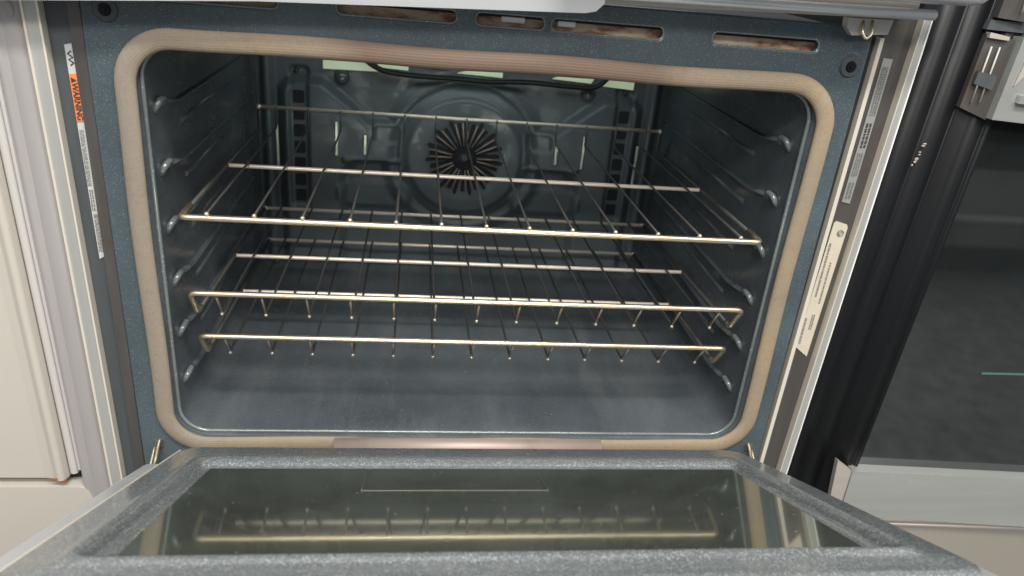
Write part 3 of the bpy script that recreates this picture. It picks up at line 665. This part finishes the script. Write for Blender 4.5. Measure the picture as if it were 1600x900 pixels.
# handle bracket at the upper left of its door
def tilted(name, pts, mat, d=(0.0, 0.006, 0.0), bev=0.0008):
    bm = bmesh.new(); A = [bm.verts.new(p) for p in pts]; B = [bm.verts.new(Vector(p) + Vector(d)) for p in pts]
    bm.faces.new(A); bm.faces.new(B[::-1])
    for i in range(len(A)): bm.faces.new((A[i], B[i], B[(i + 1) % len(A)], A[(i + 1) % len(A)]))
    return bm_obj(name, bm, mat, br, bevel=bev)
tilted('handle_side', [(0.4240, 0.0, 0.0985), (0.4505, -0.004, 0.0895), (0.4520, -0.004, 0.1600), (0.4275, 0.0, 0.1628)], 'channel_brown')
for x0 in (0.4305, 0.4385):
    wire('handle_slot', [(x0, -0.0040, 0.1045), (x0 + 0.0018, -0.0040, 0.1530)], 0.0008, M['mint'], br, 0, 8)
tilted('side_cap', [(0.4275, -0.0035, 0.1600), (0.4450, -0.006, 0.1590), (0.4450, -0.006, 0.1622), (0.4275, -0.0035, 0.1645)], 'steel_warm')
tilted('side_band', [(0.4270, -0.0045, 0.1205), (0.4440, -0.0075, 0.1165), (0.4445, -0.0075, 0.1290), (0.4275, -0.0045, 0.1315)], 'channel', (0, 0.003, 0))
bm = bmesh.new(); add_prism(bm, [(0.4500, 0.0915), (0.80, 0.0760), (0.80, 0.155), (0.4535, 0.1630)], -0.012, 0.008)
bm_obj('handle_face', bm, 'silverface', br, bevel=0.002)
bm = bmesh.new(); add_prism(bm, [(0.4665, 0.108), (0.80, 0.096), (0.80, 0.104), (0.4665, 0.115)], -0.017, -0.0125); bm_obj('handle_ridge', bm, 'silverface', br, bevel=0.0018)
bm = bmesh.new(); add_prism(bm, [(0.4590, 0.122), (0.480, 0.150), (0.472, 0.155), (0.462, 0.145)], -0.0135, -0.0125); bm_obj('face_patch', bm, 'steel_warm', br)  # thin warm steel patch on the handle face
tilted('upper_shelf', [(0.4250, 0.0, 0.1665), (0.80, -0.01, 0.1600), (0.80, -0.01, 0.1720), (0.4265, 0.0, 0.1745)], 'channel')
tilted('upper_bracket', [(0.4295, -0.003, 0.1768), (0.4560, -0.006, 0.1750), (0.4580, -0.006, 0.22), (0.4310, -0.003, 0.22)], 'channel_brown')
wire('handle_slot', [(0.4460, -0.0085, 0.1830), (0.4470, -0.0085, 0.21)], 0.0012, M['mint'], br, 0, 8)
tilted('upper_face', [(0.4595, -0.012, 0.1750), (0.80, -0.012, 0.168), (0.80, -0.012, 0.22), (0.4610, -0.012, 0.22)], 'silverface')
# worn printing left on the black side
bm = bmesh.new()
for (px, pz, sx, sz) in ((0.4040, 0.0625, 0.0030, 0.0010), (0.4032, 0.0605, 0.0028, 0.0012), (0.4018, 0.0545, 0.0018, 0.0010), (0.4020, 0.0520, 0.0020, 0.0009), (0.4006, 0.0478, 0.0028, 0.0020), (0.3998, 0.0450, 0.0022, 0.0016), (0.3980, 0.0418, 0.0015, 0.0014)):
    rr = bmesh.ops.create_uvsphere(bm, u_segments=8, v_segments=6, radius=1)
    for v in rr['verts']: v.co = Vector((px + v.co.x * sx * 0.7, 0.0035 + v.co.y * 0.0004, pz + v.co.z * sz * 0.8))
bm_obj('worn_lettering', bm, 'print', br)
bm = bmesh.new()
for (px, pz) in ((0.3935, 0.0560), (0.3930, 0.0530), (0.3918, 0.0490), (0.3925, 0.0475), (0.3905, 0.0455), (0.3890, 0.0430), (0.386, 0.061), (0.383, 0.0395), (0.3815, 0.052)):
    rr = bmesh.ops.create_uvsphere(bm, u_segments=8, v_segments=6, radius=1)
    for v in rr['verts']: v.co = Vector((px + v.co.x * 0.0010, 0.0105 + v.co.y * 0.0004, pz + v.co.z * 0.0010))
bm_obj('worn_lettering', bm, 'printdim', br)
sphere('paint_fleck', (0.4455, 0.0035, -0.277), 0.0011, 'ceramic', br)
sphere('paint_fleck', (0.4600, 0.0035, 0.0325), 0.0012, 'ceramic', br, (1.6, 1, 0.7))
box('body', 0.376, 0.95, 0.051, 0.60, -0.75, 0.5, 'black', br)
settle(br)

# ================================================================== ACROSS THE AISLE (seen mirrored in the black glass)
ar = thing('facing_range', 'dark range across the aisle, seen only mirrored in the black oven glass', 'range', (2.0, -1.7, -0.76))
box('oven_front', 1.2, 2.9, -2.2, -1.65, -0.36, 0.14, 'black', ar, 0.01)
box('drawer_front', 1.2, 2.9, -2.2, -1.66, -0.655, -0.37, 'band', ar, 0.01)
box('control_front', 1.2, 2.9, -2.2, -1.64, 0.15, 0.32, 'channel', ar, 0.01)
box('plinth', 1.2, 2.9, -2.2, -1.70, -0.75, -0.66, 'gap', ar)
wire('handle', [(1.25, -1.66, -0.53), (1.25, -1.60, -0.53), (2.85, -1.60, -0.53), (2.85, -1.66, -0.53)], 0.02, M['silverface'], ar, 0.02, 14)
settle(ar)

# ================================================================== floor
bm = bmesh.new(); vs = [bm.verts.new(p) for p in ((-4, -5, -0.76), (4, -5, -0.76), (4, 2, -0.76), (-4, 2, -0.76))]; bm.faces.new(vs)
fl = bm_obj('floor', bm, plain('grey_carpet', (0.20, 0.205, 0.20), 0.9, 0, 0.55, 22), None); fl['kind'] = 'structure'
